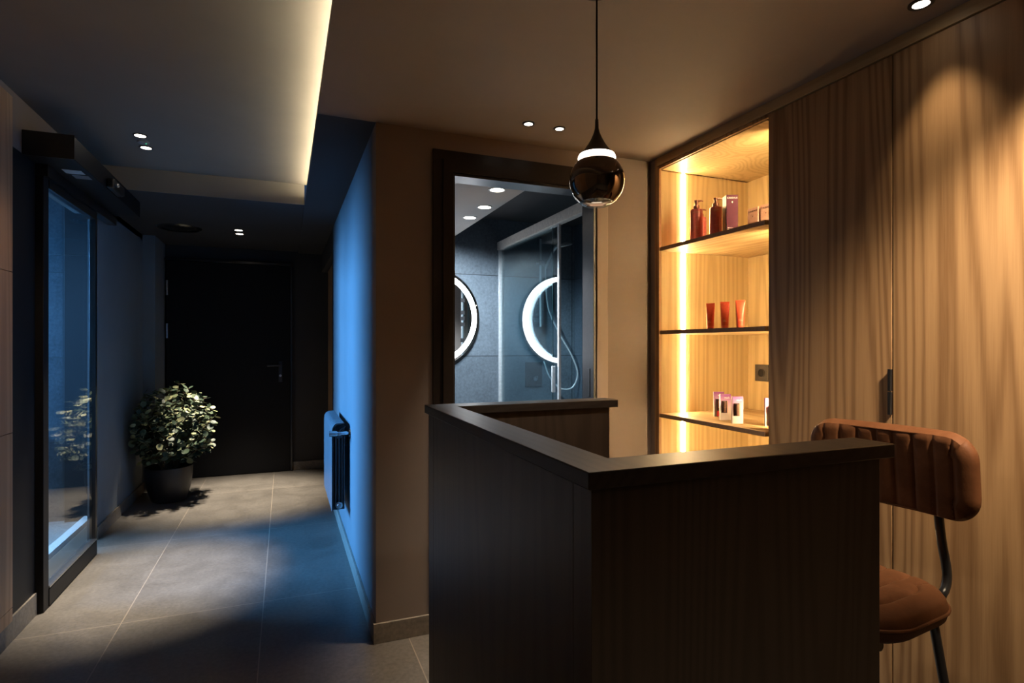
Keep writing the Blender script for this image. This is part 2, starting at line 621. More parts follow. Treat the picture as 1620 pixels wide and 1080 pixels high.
# bathroom shell
BY0, BY1, BX0, BX1 = YD + 0.1, 3.98, 0.45, 2.13
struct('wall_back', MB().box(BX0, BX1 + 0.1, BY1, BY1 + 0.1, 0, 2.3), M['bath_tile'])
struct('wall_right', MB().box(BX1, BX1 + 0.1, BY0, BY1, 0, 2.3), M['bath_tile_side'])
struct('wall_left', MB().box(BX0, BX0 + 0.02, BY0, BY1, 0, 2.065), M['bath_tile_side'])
struct('ceiling', MB().box(BX0, 1.138, BY0, BY1, 2.065, 2.22), M['paint_bath'])
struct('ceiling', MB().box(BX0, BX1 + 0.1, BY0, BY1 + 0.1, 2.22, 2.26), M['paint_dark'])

# porch beyond the glass door
struct('wall_porch', MB().box(-4.2, -1.48, 5.07, 5.2, -0.005, 2.6), M['porch_tile'])
struct('wall_porch', MB().box(-1.48, -1.195, 5.02, 5.2, -0.005, 2.6), M['paint_dark'])  # dark slab stands in for the shaded half of the porch wall
struct('trim_5', MB().box(-1.36, -1.305, 2.4, 5.015, -0.005, 0.03), M['kerb'])
struct('wall_porch', MB().box(-1.74, -1.62, 1.4, 5.07, -0.005, 0.62), M['porch_tile'])  # unseen low wall added to keep daylight off the floor by the door
struct('wall_porch', MB().box(-4.3, -4.2, 1.4, 5.2, -0.005, 2.6), M['porch_tile'])

# ------------------------------------------------------------------ bathroom doorway
fr = obj('door_1', MB().box(0.612, 0.655, YD - 0.012, YD, 0, 2.105).box(0.612, 1.444, YD - 0.012, YD, 2.1051, 2.148), M['frame_dark'])
fr['kind'] = 'structure'
obj('architrave', MB().box(0.6551, 0.70, YD - 0.022, YD, 0, 2.05).box(0.6551, 1.444, YD - 0.022, YD, 2.0501, 2.1049), M['frame_dark'], fr)
obj('jamb', MB().box(0.70, 0.712, YD - 0.01, YD + 0.1, 0, 2.05).box(1.422, 1.434, YD - 0.016, YD + 0.1, 0, 2.05)
    .box(0.712, 1.422, YD - 0.01, YD + 0.1, 2.038, 2.05), M['alu_dark'], fr, bevel=0.001)
obj('strike_plate', MB().box(1.4195, 1.422, YD + 0.02, YD + 0.045, 1.02, 1.16), M['alu_dark'], fr, bevel=0.0005)

# wooden door in the recess of the right-hand wall
d3 = obj('door_2', MB().box(0.415, 0.43, 4.85, 6.10, 0, 2.04), M['oak_left'], bevel=0.002)
d3['kind'] = 'structure'

# ------------------------------------------------------------------ black door at the corridor end
d2 = obj('door_3', MB().box(-1.045, 0.055, YB - 0.035, YB - 0.003, 0.006, 2.09), M['door_black'], bevel=0.002)
d2['kind'] = 'structure'
obj('door_frame', MB().box(0.058, 0.075, YB - 0.045, YB, 0, 2.105).box(-1.056, 0.075, YB - 0.045, YB, 2.093, 2.115), M['black_metal'], d2, bevel=0.0015)
for z in (1.83, 1.42):
    obj('hinge', MB().tube([(-1.036, YB - 0.042, z - 0.07), (-1.036, YB - 0.042, z + 0.07)], 0.011, 10), M['alu'], d2)
hz = 1.06
hb = obj('handle_plate', MB().box(-0.055, -0.022, YB - 0.043, YB - 0.035, hz - 0.15, hz + 0.06), M['alu_dark'], d2, bevel=0.002)
obj('lever', MB().tube([(-0.038, YB - 0.04, hz + 0.02), (-0.038, YB - 0.085, hz + 0.02), (-0.05, YB - 0.09, hz + 0.02), (-0.16, YB - 0.09, hz + 0.018)], 0.009, 10), M['alu_dark'], hb)
obj('lock_cylinder', MB().lathe([(0.012, 0), (0.012, -0.012)], (-0.038, YB - 0.043, hz - 0.085), 16, 'Y'), M['alu'], hb)

# ------------------------------------------------------------------ automatic glass door (left)
op = thing('door_operator', 'long black sliding-door operator box high on the left wall above the glass door', 'door operator', (-1.10, 3.2, 2.14))
obj('housing', MB().box(0, 0.193, 0, 1.30, 0, 0.107), M['black'], op, bevel=0.003)
obj('end_cap', MB().box(0, 0.197, -0.006, 0, -0.003, 0.11), M['black_metal'], op, bevel=0.002)
obj('label_sticker', MB().box(0.085, 0.165, 0.20, 0.27, -0.0012, -0.0002), M['white'], op)
obj('label_sticker', MB().box(0.10, 0.17, 0.29, 0.36, -0.0012, -0.0002), plain('grey_sticker', (0.25, 0.25, 0.25), 0.5), op)
sens = obj('motion_sensor', MB().box(0.193, 0.235, 0.50, 0.72, 0.0, 0.055), M['black_metal'], op, bevel=0.012, seg=3)
obj('sensor_window', MB().lathe([(0.012, 0), (0.009, 0.008), (0.0, 0.011)], (0.235, 0.56, 0.03), 14, 'X'), M['alu'], sens)
obj('rail_cover', MB().box(0.0, 0.05, 0.14, 1.34, -0.055, 0), M['black_metal'], op)

post = struct('trim_6', MB().box(-1.145, -1.065, 3.335, 3.40, 0, 2.085), M['black'], bevel=0.002)
struct('trim_8', MB().box(XL, XL + 0.004, 3.021, 3.333, 0.106, 2.14), M['black'])
gd = thing('sliding_glass_door', 'glass sliding door leaf in a thin black frame, in the left wall', 'glass door', (-1.08, 3.40, 0.0))
obj('glass_pane', MB().box(-0.006, 0.006, 0.01, 0.735, 0.09, 2.04), M['door_glass'], gd)
obj('bottom_rail', MB().box(-0.018, 0.018, 0.0, 0.75, 0.006, 0.09), M['black'], gd, bevel=0.001)
obj('top_rail', MB().box(-0.018, 0.018, 0.0, 0.75, 2.04, 2.083), M['black_metal'], gd, bevel=0.001)
obj('side_stile', MB().box(-0.016, 0.016, 0.735, 0.765, 0.006, 2.083), M['black_metal'], gd, bevel=0.001)
obj('glazing_strip', MB().box(-0.0185, 0.0195, 0.0, 0.745, 0.095, 0.104), M['alu'], gd)

# oak panelling at the far left
pn = thing('wall_panelling', 'tall oak panel with horizontal joints on the near left wall', 'wall panel', (XL, 1.5, 0.105))
zz = [0.0, 0.06, 0.80, 1.48, 2.225]
for a, b in zip(zz, zz[1:]):
    obj('panel_board', MB().box(0.0005, 0.03, -0.6, 1.52, a + 0.0015, b - 0.0015), M['oak_left'], pn, bevel=0.001)

# ------------------------------------------------------------------ downlights
def downlight(name_label, x, y, z, r=0.024, trim=0.008, lens='lens', group=None, power=None, **kw):
    t = thing('downlight', name_label, 'ceiling light', (x, y, z), 0, group)
    obj('trim_ring', MB().lathe([(r, 0.0), (r + trim, 0.0), (r + trim, -0.003), (r, -0.004)], n=28, closed=True), M[kw.pop('ring', 'black_metal')], t)
    obj('lens', MB().lathe([(0.0, -0.001), (r, -0.001), (r, -0.0028), (0.0, -0.0028)], n=28), M[lens], t)
    if power:
        spot(t, (0, 0, -0.012), power, **kw)
    return t


WARM = (1.0, 0.80, 0.58)
NEUT = (1.0, 0.86, 0.67)
downlight('small downlight above the bathroom door, the left one of the pair', 0.976, 2.238, LOW, 0.018, group='pair before the bathroom door', power=110, size_deg=50, blend=0.8, col=WARM)
downlight('small downlight above the bathroom door, the right one of the pair', 1.125, 2.238, LOW, 0.018, group='pair before the bathroom door', power=110, size_deg=50, blend=0.8, col=WARM)
downlight('single downlight close to the oak wardrobe at the top right', 1.655, 1.045, LOW, 0.021, 0.011, power=11, size_deg=64, blend=1.0, col=(1.0, 0.74, 0.46), rot=(0, -0.1, 0))
for yy_, lb_ in ((0.38, 'tilted downlight over the near end of the wardrobe wall, farther one of two'), (0.23, 'tilted downlight over the near end of the wardrobe wall, nearer one of two')):
    dv = Vector((1.78, 0.76, 1.52)) - Vector((1.50, yy_, LOW))
    downlight(lb_, 1.50, yy_, LOW, 0.021, 0.011, group='tilted wardrobe downlights', power=165, size_deg=57, blend=1.0, col=(1.0, 0.77, 0.52), rot=dv.to_track_quat('-Z', 'Y').to_euler())
downlight('upper left corridor downlight above the glass door, nearer one of two', -0.707, 3.507, HIGH, 0.026, group='corridor downlights by the sensor', power=380, size_deg=38, blend=0.85, col=NEUT)
downlight('upper left corridor downlight above the glass door, farther one of two', -0.719, 3.709, HIGH, 0.026, group='corridor downlights by the sensor', power=380, size_deg=38, blend=0.85, col=NEUT)
downlight('small spot in the dark ceiling before the black door, nearer one', -0.355, 5.25, LOW + 0.014, 0.03, group='downlights before the black door', power=400, size_deg=50, blend=0.85, col=NEUT)
downlight('small spot in the dark ceiling before the black door, farther one', -0.36, 5.42, LOW + 0.014, 0.03, group='downlights before the black door', power=400, size_deg=50, blend=0.85, col=NEUT)
downlight('added unseen fill light in the low ceiling in front of the counter', 0.62, -0.6, LOW, 0.024, power=60, size_deg=104, blend=0.9, col=WARM)  # unseen lamp added to brighten the counter's near panel

dv = Vector((-1.07, 2.95, 1.25)) - Vector((-0.75, 2.2, HIGH))
downlight('added unseen tilted fill light in the high ceiling aimed at the oak panelling', -0.75, 2.2, HIGH, 0.024, power=28, size_deg=56, blend=0.9, col=(1.0, 0.68, 0.42), rot=dv.to_track_quat('-Z', 'Y').to_euler())  # unseen lamp added to warm up the oak panelling
sm = thing('ceiling_sensor', 'small round ceiling sensor with a green light between the two corridor downlights', 'sensor', (-0.713, 3.608, HIGH))
obj('sensor_body', MB().lathe([(0.0, 0.0), (0.03, 0.0), (0.028, -0.008), (0.015, -0.013), (0.0, -0.014)], n=24), plain('grey_plastic', (0.3, 0.3, 0.3), 0.5), sm)
obj('indicator', MB().lathe([(0.0, -0.002), (0.005, -0.002), (0.004, -0.006), (0.0, -0.007)], (0.014, -0.006, -0.008), 10), M['green'], sm)

vent = thing('air_vent', 'round black air vent in the dark corridor ceiling', 'vent', (-0.80, 5.33, LOW + 0.014))
obj('vent_ring', MB().lathe([(0.135, 0.0), (0.165, 0.0), (0.15, -0.012), (0.135, -0.008)], n=40, closed=True), M['black_metal'], vent)
obj('vent_cone', MB().lathe([(0.0, -0.018), (0.09, -0.015), (0.118, -0.003), (0.118, 0.0), (0.0, 0.0)], n=40), M['black'], vent)

cove = obj('cove_led_strip', MB().box(0.185, 0.200, YN + 0.05, 4.14, 2.3005, 2.3035), M['led_cove'])
tag(cove, 'long white light strip hidden on the ledge along the high ceiling', 'light strip')

# ------------------------------------------------------------------ wardrobe wall
YA, YB1, YC, YDD = 2.432, 1.696, 1.204, -0.10
ZT = 2.185
dc = thing('display_cabinet', 'open oak display cabinet with warm lit shelves beside the bathroom wall', 'cabinet', (XW, YB1, 0.0))
L = YA - YB1                      # local: x depth, y along the wall
obj('side_panel', MB().box(0.0, 0.60, L - 0.02, L, 0, ZT + 0.045), M['oak'], dc, bevel=0.001)
obj('side_lining', MB().box(0.012, 0.585, L - 0.038, L - 0.0205, 0.06, ZT - 0.02), M['oak_in'], dc, bevel=0.0008)
obj('face_frame', MB().box(-0.002, 0.0115, L - 0.038, L - 0.0205, 0.06, ZT + 0.002).box(-0.002, 0.0115, 0.0, L - 0.0385, ZT - 0.012, ZT + 0.002), M['oak'], dc, bevel=0.0008)
obj('side_panel', MB().box(0.022, 0.60, 0.0, 0.018, 0.06, ZT), M['oak_in'], dc, bevel=0.001)
obj('back_panel', MB().box(0.585, 0.60, 0.0185, L - 0.0205, 0.06, ZT), M['oak_in'], dc)
obj('top_panel', MB().box(0.012, 0.5845, 0.0185, L - 0.0385, ZT - 0.015, ZT + 0.0), M['oak_in'], dc)
obj('plinth', MB().box(0.03, 0.60, 0.0, L - 0.0205, 0, 0.06), M['black'], dc)
shz = [1.774, 1.351, 0.930, 0.51]
for z in shz:
    s_ = obj('shelf', MB().box(0.006, 0.5845, 0.0185, L - 0.0385, z - 0.019, z), M['oak_y'], dc, bevel=0.0008)
    obj('front_edge', MB().box(0.002, 0.0055, 0.0185, L - 0.0385, z - 0.019, z), M['edge'], s_)
segs = [(ZT - 0.018, shz[0] + 0.001)] + [(a - 0.020, b + 0.001) for a, b in zip(shz, shz[1:])] + [(shz[3] - 0.02, 0.065)]
for a, b in segs:
    obj('led_strip', MB().box(0.142, 0.155, L - 0.044, L - 0.0385, b, a), M['led_warm'], dc)
    obj('led_strip', MB().box(0.142, 0.155, 0.0185, 0.024, b, a), M['led_warm_side'], dc)
    obj('led_shield', MB().box(0.1385, 0.141, 0.0185, 0.0345, b, a).box(0.156, 0.158, 0.0185, 0.026, b, a), M['alu'], dc)  # unseen fins added to stop the side strip lighting the door wall

def wardrobe(label, y0, y1, mat, hand):
    t = thing('wardrobe', label, 'wardrobe', (XW, y0, 0.0), 0)
    Lw = y1 - y0
    obj('carcass', MB().box(0.0235, 0.60, 0.002, Lw - 0.002, 0.0, ZT), M['edge'], t)
    d = obj('door', MB().box(0.0, 0.021, 0.002, Lw - 0.002, 0.07, ZT), mat, t, bevel=0.0012)
    if hand:
        for a, b in ((1.131, 1.199), (1.056, 1.127)):
            obj('handle', MB().box(-0.011, -0.0002, 0.0005, 0.005, a, b).box(-0.011, -0.0085, 0.0005, 0.0085, a, b), M['black_metal'], d, bevel=0.0006)
    return t


wardrobe('narrow tall oak wardrobe door with black edge pulls, next to the lit shelves', YC, YB1, M['oak'], True)
wardrobe('wide tall oak wardrobe door under the bright downlight at the right', 0.10, YC, M['oak_b'], False)
wardrobe('oak wardrobe at the near end of the wall, beyond the wide door', -1.0, 0.10, M['oak'], False)
struct('trim_9', MB().box(XW + 0.001, 2.40, YA + 0.0005, YD, 0, LOW), M['paint'])
fas = struct('trim_7', MB().box(XW - 0.004, 2.40, -1.0, YA - 0.02, ZT + 0.004, LOW), M['oak_y'], bevel=0.001)

sk = thing('wall_socket', 'dark square power socket on the back of the lit shelf cabinet', 'socket', (XW + 0.585, 2.295, 1.13))
obj('cover_plate', MB().box(-0.008, 0, -0.044, 0.044, -0.044, 0.044), M['socket'], sk, bevel=0.002)
obj('insert', MB().lathe([(0.021, -0.0005), (0.025, -0.0005), (0.025, -0.004), (0.021, -0.004)], (-0.0075, 0, 0), 28, 'X', closed=True), M['socket'], sk)
obj('socket_hole', MB().lathe([(0.0, -0.0002), (0.020, -0.0002), (0.020, -0.001), (0.0, -0.001)], (-0.008, 0, 0), 24, 'X'), M['black'], sk)
obj('insert_frame', MB().box(-0.0095, -0.008, -0.029, 0.029, -0.029, -0.0265).box(-0.0095, -0.008, -0.029, 0.029, 0.0265, 0.029)
    .box(-0.0095, -0.008, -0.029, -0.0265, -0.0265, 0.0265).box(-0.0095, -0.008, 0.0265, 0.029, -0.0265, 0.0265), M['socket'], sk)

# ------------------------------------------------------------------ products on the shelves
def rounded_rect(w_, d_, r, n=5):
    pts = []
    for cx, cy, a0 in ((w_ / 2 - r, d_ / 2 - r, 0), (-w_ / 2 + r, d_ / 2 - r, 90), (-w_ / 2 + r, -d_ / 2 + r, 180), (w_ / 2 - r, -d_ / 2 + r, 270)):
        for i in range(n + 1):
            a = math.radians(a0 + 90 * i / n)
            pts.append((cx + r * math.cos(a), cy + r * math.sin(a)))
    return pts


def pump_bottle():
    t = thing('pump_bottle', 'x', 'bottle')
    H = 0.158
    R = 0.029
    obj('body', MB().lathe([(0, 0), (R - 0.002, 0), (R, 0.003), (R, H - 0.006), (R - 0.003, H - 0.001), (R - 0.012, H + 0.001), (0.013, H + 0.002), (0, H + 0.002)], n=36), M['bottle'], t)
    obj('collar', MB().lathe([(0.0145, H + 0.001), (0.0145, H + 0.018), (0.012, H + 0.02), (0.0, H + 0.02)], n=24), M['bottle_pump'], t)
    obj('pump_stem', MB().lathe([(0.008, H + 0.019), (0.0075, H + 0.038), (0, H + 0.038)], n=18), M['bottle_pump'], t)
    obj('pump_head', MB().lathe([(0.0, H + 0.036), (0.011, H + 0.036), (0.011, H + 0.044), (0, H + 0.046)], n=20)
        .tube([(0.006, 0, H + 0.041), (0.022, 0, H + 0.042), (0.031, 0, H + 0.039)], [0.005, 0.004, 0.003], 10), M['bottle_pump'], t)
    # printed lettering wraps round the front
    word = 'CAUDALIE'
    wm = MB()
    for i, chx in enumerate(word):
        a = -PI / 2 + (i - 3.5) * 0.19
        me = glyphs(chx, 0.0072)
        me.transform(Matrix.Translation(((R + 0.0003) * math.cos(a), (R + 0.0003) * math.sin(a), H - 0.018)) @ Matrix.Rotation(a + PI / 2, 4, 'Z') @ Matrix.Rotation(PI / 2, 4, 'X'))
        wm.bm.from_mesh(me)
        bpy.data.meshes.remove(me)
    obj('lettering', wm, M['txt_gold'], t, smooth=False)
    lab = MB()
    for j, (z, wd) in enumerate(((0.070, 0.9), (0.062, 0.7), (0.047, 0.9), (0.039, 0.75), (0.031, 0.85), (0.023, 0.6))):
        n = 7
        for i in range(n):
            a0 = -PI / 2 - wd / 2 + wd * i / n
            a1 = -PI / 2 - wd / 2 + wd * (i + 0.8) / n
            p = [((R + 0.0003) * math.cos(a), (R + 0.0003) * math.sin(a), z + h) for a, h in ((a0, 0), (a1, 0), (a1, 0.0011), (a0, 0.0011))]
            lab.bm.faces.new([lab.bm.verts.new(q) for q in p])
    obj('fine_print', lab, M['txt_gold'], t)
    return t


pb = pump_bottle()
S1 = shz[0]
bspots = [((1.850, 2.210), -0.55, 'plum pump bottle nearest the light strip on the top shelf'),
          ((1.985, 2.340), -0.2, 'plum pump bottle half hidden behind the leftmost bottle on the top shelf'),
          ((1.905, 2.140), -0.5, 'plum pump bottle standing just left of the tall purple carton')]
for i, ((x, y), rz, lb) in enumerate(bspots):
    o = pb if i == 0 else copy_tree(pb)
    o.location = (x, y, S1)
    o.rotation_euler = (0, 0, rz)
    o['label'] = lb
    o['group'] = 'pump bottles on the top shelf'


def emblem(parent, loc, rot, s, mat):
    mb = MB()
    for dx, dz, r in ((0, 0, 0.5), (-0.45, 0.35, 0.32), (0.45, 0.35, 0.32), (0, 0.75, 0.32), (0, -0.6, 0.26)):
        mb.lathe([(0, -0.0002), (r * s, -0.0002), (r * s, 0.0002), (0, 0.0002)], (dx * s, -0.0004, dz * s), 10, 'Y')
    o = obj('emblem', mb, mat, parent)
    o.location = loc
    o.rotation_euler = rot
    return o


tb = thing('tall_carton', 'tall purple and dark carton with white lettering on the top shelf', 'box', (1.895, 2.035, S1), -0.42)
W2 = 0.0265
obj('carton_body', MB().box(-W2, W2, -W2, W2, 0, 0.185), M['dark_box'], tb, bevel=0.0008)
obj('front_print', MB().box(-W2 + 0.001, W2 - 0.001, -W2 - 0.0006, -W2 - 0.0001, 0.001, 0.184), M['purple_box'], tb)
obj('side_window', MB().box(-W2 - 0.0006, -W2 - 0.0001, -0.018, 0.018, 0.006, 0.135), M['tan_box'], tb)
text('lettering', 'CAUDALIE', 0.0098, M['txt_white'], tb, (0, -W2 - 0.0009, 0.170), (PI / 2, 0, 0))
emblem(tb, (0, -W2 - 0.0007, 0.150), (0, 0, 0), 0.0045, M['txt_white'])
for z, x1 in ((0.034, 0.004), (0.027, 0.012), (0.021, 0.009)):
    obj('fine_print', MB().box(-0.02, x1, -W2 - 0.0009, -W2 - 0.0007, z, z + 0.0018), M['txt_white'], tb)


def salmon_carton():
    t = thing('small_carton', 'x', 'box')
    obj('carton_body', MB().box(0, 0.05, -0.031, 0.031, 0, 0.118), M['pink_box'], t, bevel=0.0008)
    text('lettering', 'CAUDALIE', 0.0112, M['txt_dark'], t, (-0.0003, 0, 0.103), (PI / 2, 0, -PI / 2))
    emblem(t, (-0.0003, 0, 0.079), (0, 0, -PI / 2), 0.0035, M['txt_dark'])
    for z, y1 in ((0.033, -0.010), (0.025, -0.022), (0.019, -0.018)):
        obj('fine_print', MB().box(-0.0005, -0.0002, y1, 0.027, z, z + 0.0014), M['txt_dark'], t)
    return t


scn = salmon_carton()
for i, ((x, y), lb) in enumerate([((1.950, 1.955), 'salmon carton on the top shelf, the left of two'), ((1.950, 1.880), 'salmon carton on the top shelf, cut by the wardrobe edge')]):
    o = scn if i == 0 else copy_tree(scn)
    o.location = (x, y, S1)
    o['label'] = lb
    o['group'] = 'salmon cartons on the top shelf'


def tube_():
    t = thing('cosmetic_tube', 'x', 'tube')
    mb = MB()
    n = 24
    rings = []
    for k in range(9):
        f = k / 8
        z = 0.016 + 0.104 * f
        ww = 0.0165 + 0.004 * f
        dd = 0.0165 * (1 - f) ** 0.8 + 0.0006
        rings.append([mb.bm.verts.new((ww * math.cos(2 * PI * j / n), dd * math.sin(2 * PI * j / n), z)) for j in range(n)])
    for a, b in zip(rings, rings[1:]):
        for j in range(n):
            mb.bm.faces.new((a[j], a[(j + 1) % n], b[(j + 1) % n], b[j]))
    mb.bm.faces.new(rings[0][::-1])
    mb.bm.faces.new(rings[-1])
    obj('tube_body', mb, M['tube_red'], t)
    obj('crimp', MB().box(-0.0205, 0.0205, -0.0009, 0.0009, 0.119, 0.127), M['tube_red'], t)
    obj('cap', MB().lathe([(0, 0), (0.0145, 0), (0.0155, 0.002), (0.0162, 0.0158), (0, 0.0158)], n=24), M['tube_cap'], t)
    obj('fine_print', MB().box(-0.008, 0.008, -0.0168, -0.0163, 0.034, 0.036).box(-0.008, 0.004, -0.0163, -0.0159, 0.040, 0.042), M['txt_gold'], t)
    return t


tu = tube_()
for i, ((x, y), rz, lb) in enumerate([((1.90, 2.17), -1.05, 'red cosmetic tube on the second shelf, nearest the light strip'),
                                     ((1.90, 2.074), -0.80, 'red cosmetic tube on the second shelf, middle of three'),
                                     ((1.90, 1.978), -0.70, 'red cosmetic tube on the second shelf, nearest the wardrobe door')]):
    o = tu if i == 0 else copy_tree(tu)
    o.location = (x, y, shz[1])
    o.rotation_euler = (0, 0, rz)
    o['label'] = lb
    o['group'] = 'red tubes on the second shelf'


def card(dark):
    t = thing('lip_balm_pack', 'x', 'pack')
    obj('card_box', MB().box(-0.0245, 0.0245, 0.0, 0.014, 0, 0.12), M['card'], t, bevel=0.0006)
    if dark:
        obj('window_tray', MB().box(-0.019, 0.006, -0.0016, -0.0002, 0.034, 0.090), M['dark_plum'], t)
        obj('lip_balm', MB().lathe([(0, 0.038), (0.0065, 0.038), (0.0065, 0.060), (0.0078, 0.061), (0.0078, 0.087), (0, 0.087)], (-0.0065, -0.009, 0), 18), M['bottle_label'], t)
        obj('window_edge', MB().box(0.0065, 0.010, -0.0012, -0.0002, 0.034, 0.090), M['pink_box'], t)
    else:
        lb = obj('lip_balm', MB().lathe([(0, 0.030), (0.0065, 0.030), (0.0088, 0.080), (0.009, 0.087), (0, 0.087)], (-0.006, -0.0105, 0), 18), M['dark_plum'], t)
        obj('cap', MB().lathe([(0, 0.004), (0.0072, 0.004), (0.0072, 0.029), (0, 0.029)], (-0.006, -0.0105, 0), 18), M['red'], lb)
        text('lettering', 'CAUDALIE', 0.0075, M['txt_gold'], t, (-0.006, -0.0202, 0.062), (PI / 2, PI / 2, 0))
    text('lettering', 'vault', 0.0125, M['txt_white'], t, (0.006, -0.0004, 0.104), (PI / 2, 0, 0))
    return t


c1, c2 = card(False), card(True)
c3, c4 = copy_tree(c2), copy_tree(c1)
for o, x, y, rz, lb in ((c1, 1.956, 2.175, -0.50, 'violet lip balm pack with a red cap, farthest left on the lower shelf'),
                        (c2, 1.890, 2.059, -0.42, 'pale violet lip balm pack, middle of the three standing together'),
                        (c3, 1.855, 1.946, -0.36, 'violet lip balm pack nearest the front edge of the lower shelf'),
                        (c4, 1.925, 1.828, -0.45, 'red lip balm pack half hidden by the wardrobe edge')):
    o.location = (x, y, shz[2])
    o.rotation_euler = (0, 0, rz)
    o['label'] = lb
    o['group'] = 'lip balm packs on the lower shelf'

# ------------------------------------------------------------------ reception counter
HC = 1.08
X0, X1, Y0, Y1 = 0.425, 1.108, 0.748, 1.826
SW, TH, OV, PT = 0.088, 0.027, 0.012, 0.06
ct = thing('reception_counter', 'U-shaped dark wooden reception counter with a flat top ledge', 'counter', ((X0 + X1) / 2, (Y0 + Y1) / 2, 0))
cx, cy = (X0 + X1) / 2, (Y0 + Y1) / 2


def lb(x0, x1, y0, y1, z0, z1):
    return MB().box(x0 - cx, x1 - cx, y0 - cy, y1 - cy, z0, z1)


zb = HC - TH
obj('near_panel', lb(X0 + OV, X1 - 0.027, Y0 + OV, Y0 + OV + PT, 0, zb), M['counter'], ct, bevel=0.001)
obj('side_panel', lb(X0 + OV, X0 + OV + PT, Y0 + OV + PT + 0.0005, Y1 - OV - PT - 0.0005, 0, zb), M['counter'], ct, bevel=0.001)
obj('far_panel', lb(X0 + OV, X1 - 0.027, Y1 - OV - PT, Y1 - OV, 0, zb), M['counter'], ct, bevel=0.001)
top = MB()
top.prism([(X0 - cx, Y0 - cy), (X1 - cx, Y0 - cy), (X1 - cx, Y0 + SW - cy), (X0 + SW - cx, Y0 + SW - cy),
           (X0 + SW - cx, Y1 - SW - cy), (X1 - cx, Y1 - SW - cy), (X1 - cx, Y1 - cy), (X0 - cx, Y1 - cy)], zb, HC)
obj('top_ledge', top, M['counter_top'], ct, bevel=0.002, seg=2)
obj('desk_board', lb(X0 + OV + PT, X1 - 0.05, 1.28, Y1 - OV - PT, 0.72, 0.75), M['counter_top'], ct, bevel=0.0015)

# ------------------------------------------------------------------ pendant lamp
PX, PY = 0.768, 1.309
pl = thing('pendant_lamp', 'smoked mirror globe pendant lamp hanging over the reception counter', 'pendant lamp', (PX, PY, 0))
obj('cord', MB().tube([(0, 0, 1.86), (0, 0, LOW - 0.02)], 0.0026, 8), M['black'], pl)
obj('ceiling_rose', MB().lathe([(0, LOW - 0.022), (0.04, LOW - 0.022), (0.045, LOW - 0.001), (0, LOW - 0.001)], n=32), M['black_metal'], pl)
obj('cap', MB().lathe([(0.0, 1.871), (0.0045, 1.871), (0.0052, 1.848), (0.0085, 1.835), (0.015, 1.820), (0.024, 1.804), (0.034, 1.790), (0.043, 1.781), (0.046, 1.778), (0.0, 1.778)], n=40), M['pendant_cap'], pl)
obj('light_ring', MB().lathe([(0.0, 1.7775), (0.0465, 1.7775), (0.0485, 1.7735), (0.0500, 1.7685), (0.0, 1.7685)], n=40), M['pendant_led'], pl)
prof = [(0.0, 1.768)]
zc, R = 1.7085, 0.0725
for k in range(22):
    z = 1.768 - k * (1.768 - 1.652) / 21
    prof.append((math.sqrt(max(1e-8, R * R - (z - zc) ** 2)), z))
inner = [(r - 0.003 if r > 0.01 else r, z) for r, z in prof[1:]][::-1]
obj('globe', MB().lathe(prof[1:] + inner, n=56, closed=True), M['smoke'], pl)
rimg = [(math.sqrt(R * R - (z - zc) ** 2), z) for z in (1.6518, 1.648, 1.645, 1.6425)]
obj('clear_rim', MB().lathe(rimg + [(r - 0.004, z) for r, z in rimg[::-1]], n=56, closed=True), M['glass'], pl)
spot(pl, (0, 0, 1.655), 14.0, 155, 1.0, (1.0, 0.84, 0.66), 0.02)
obj('inner_lens', MB().lathe([(0, 1.660), (0.040, 1.660), (0.044, 1.668), (0, 1.668)], n=40), M['chrome'], pl)
obj('lower_lens', MB().lathe([(0, 1.6585), (0.020, 1.6585), (0.020, 1.6598), (0, 1.6598)], n=30), M['smoke'], pl)

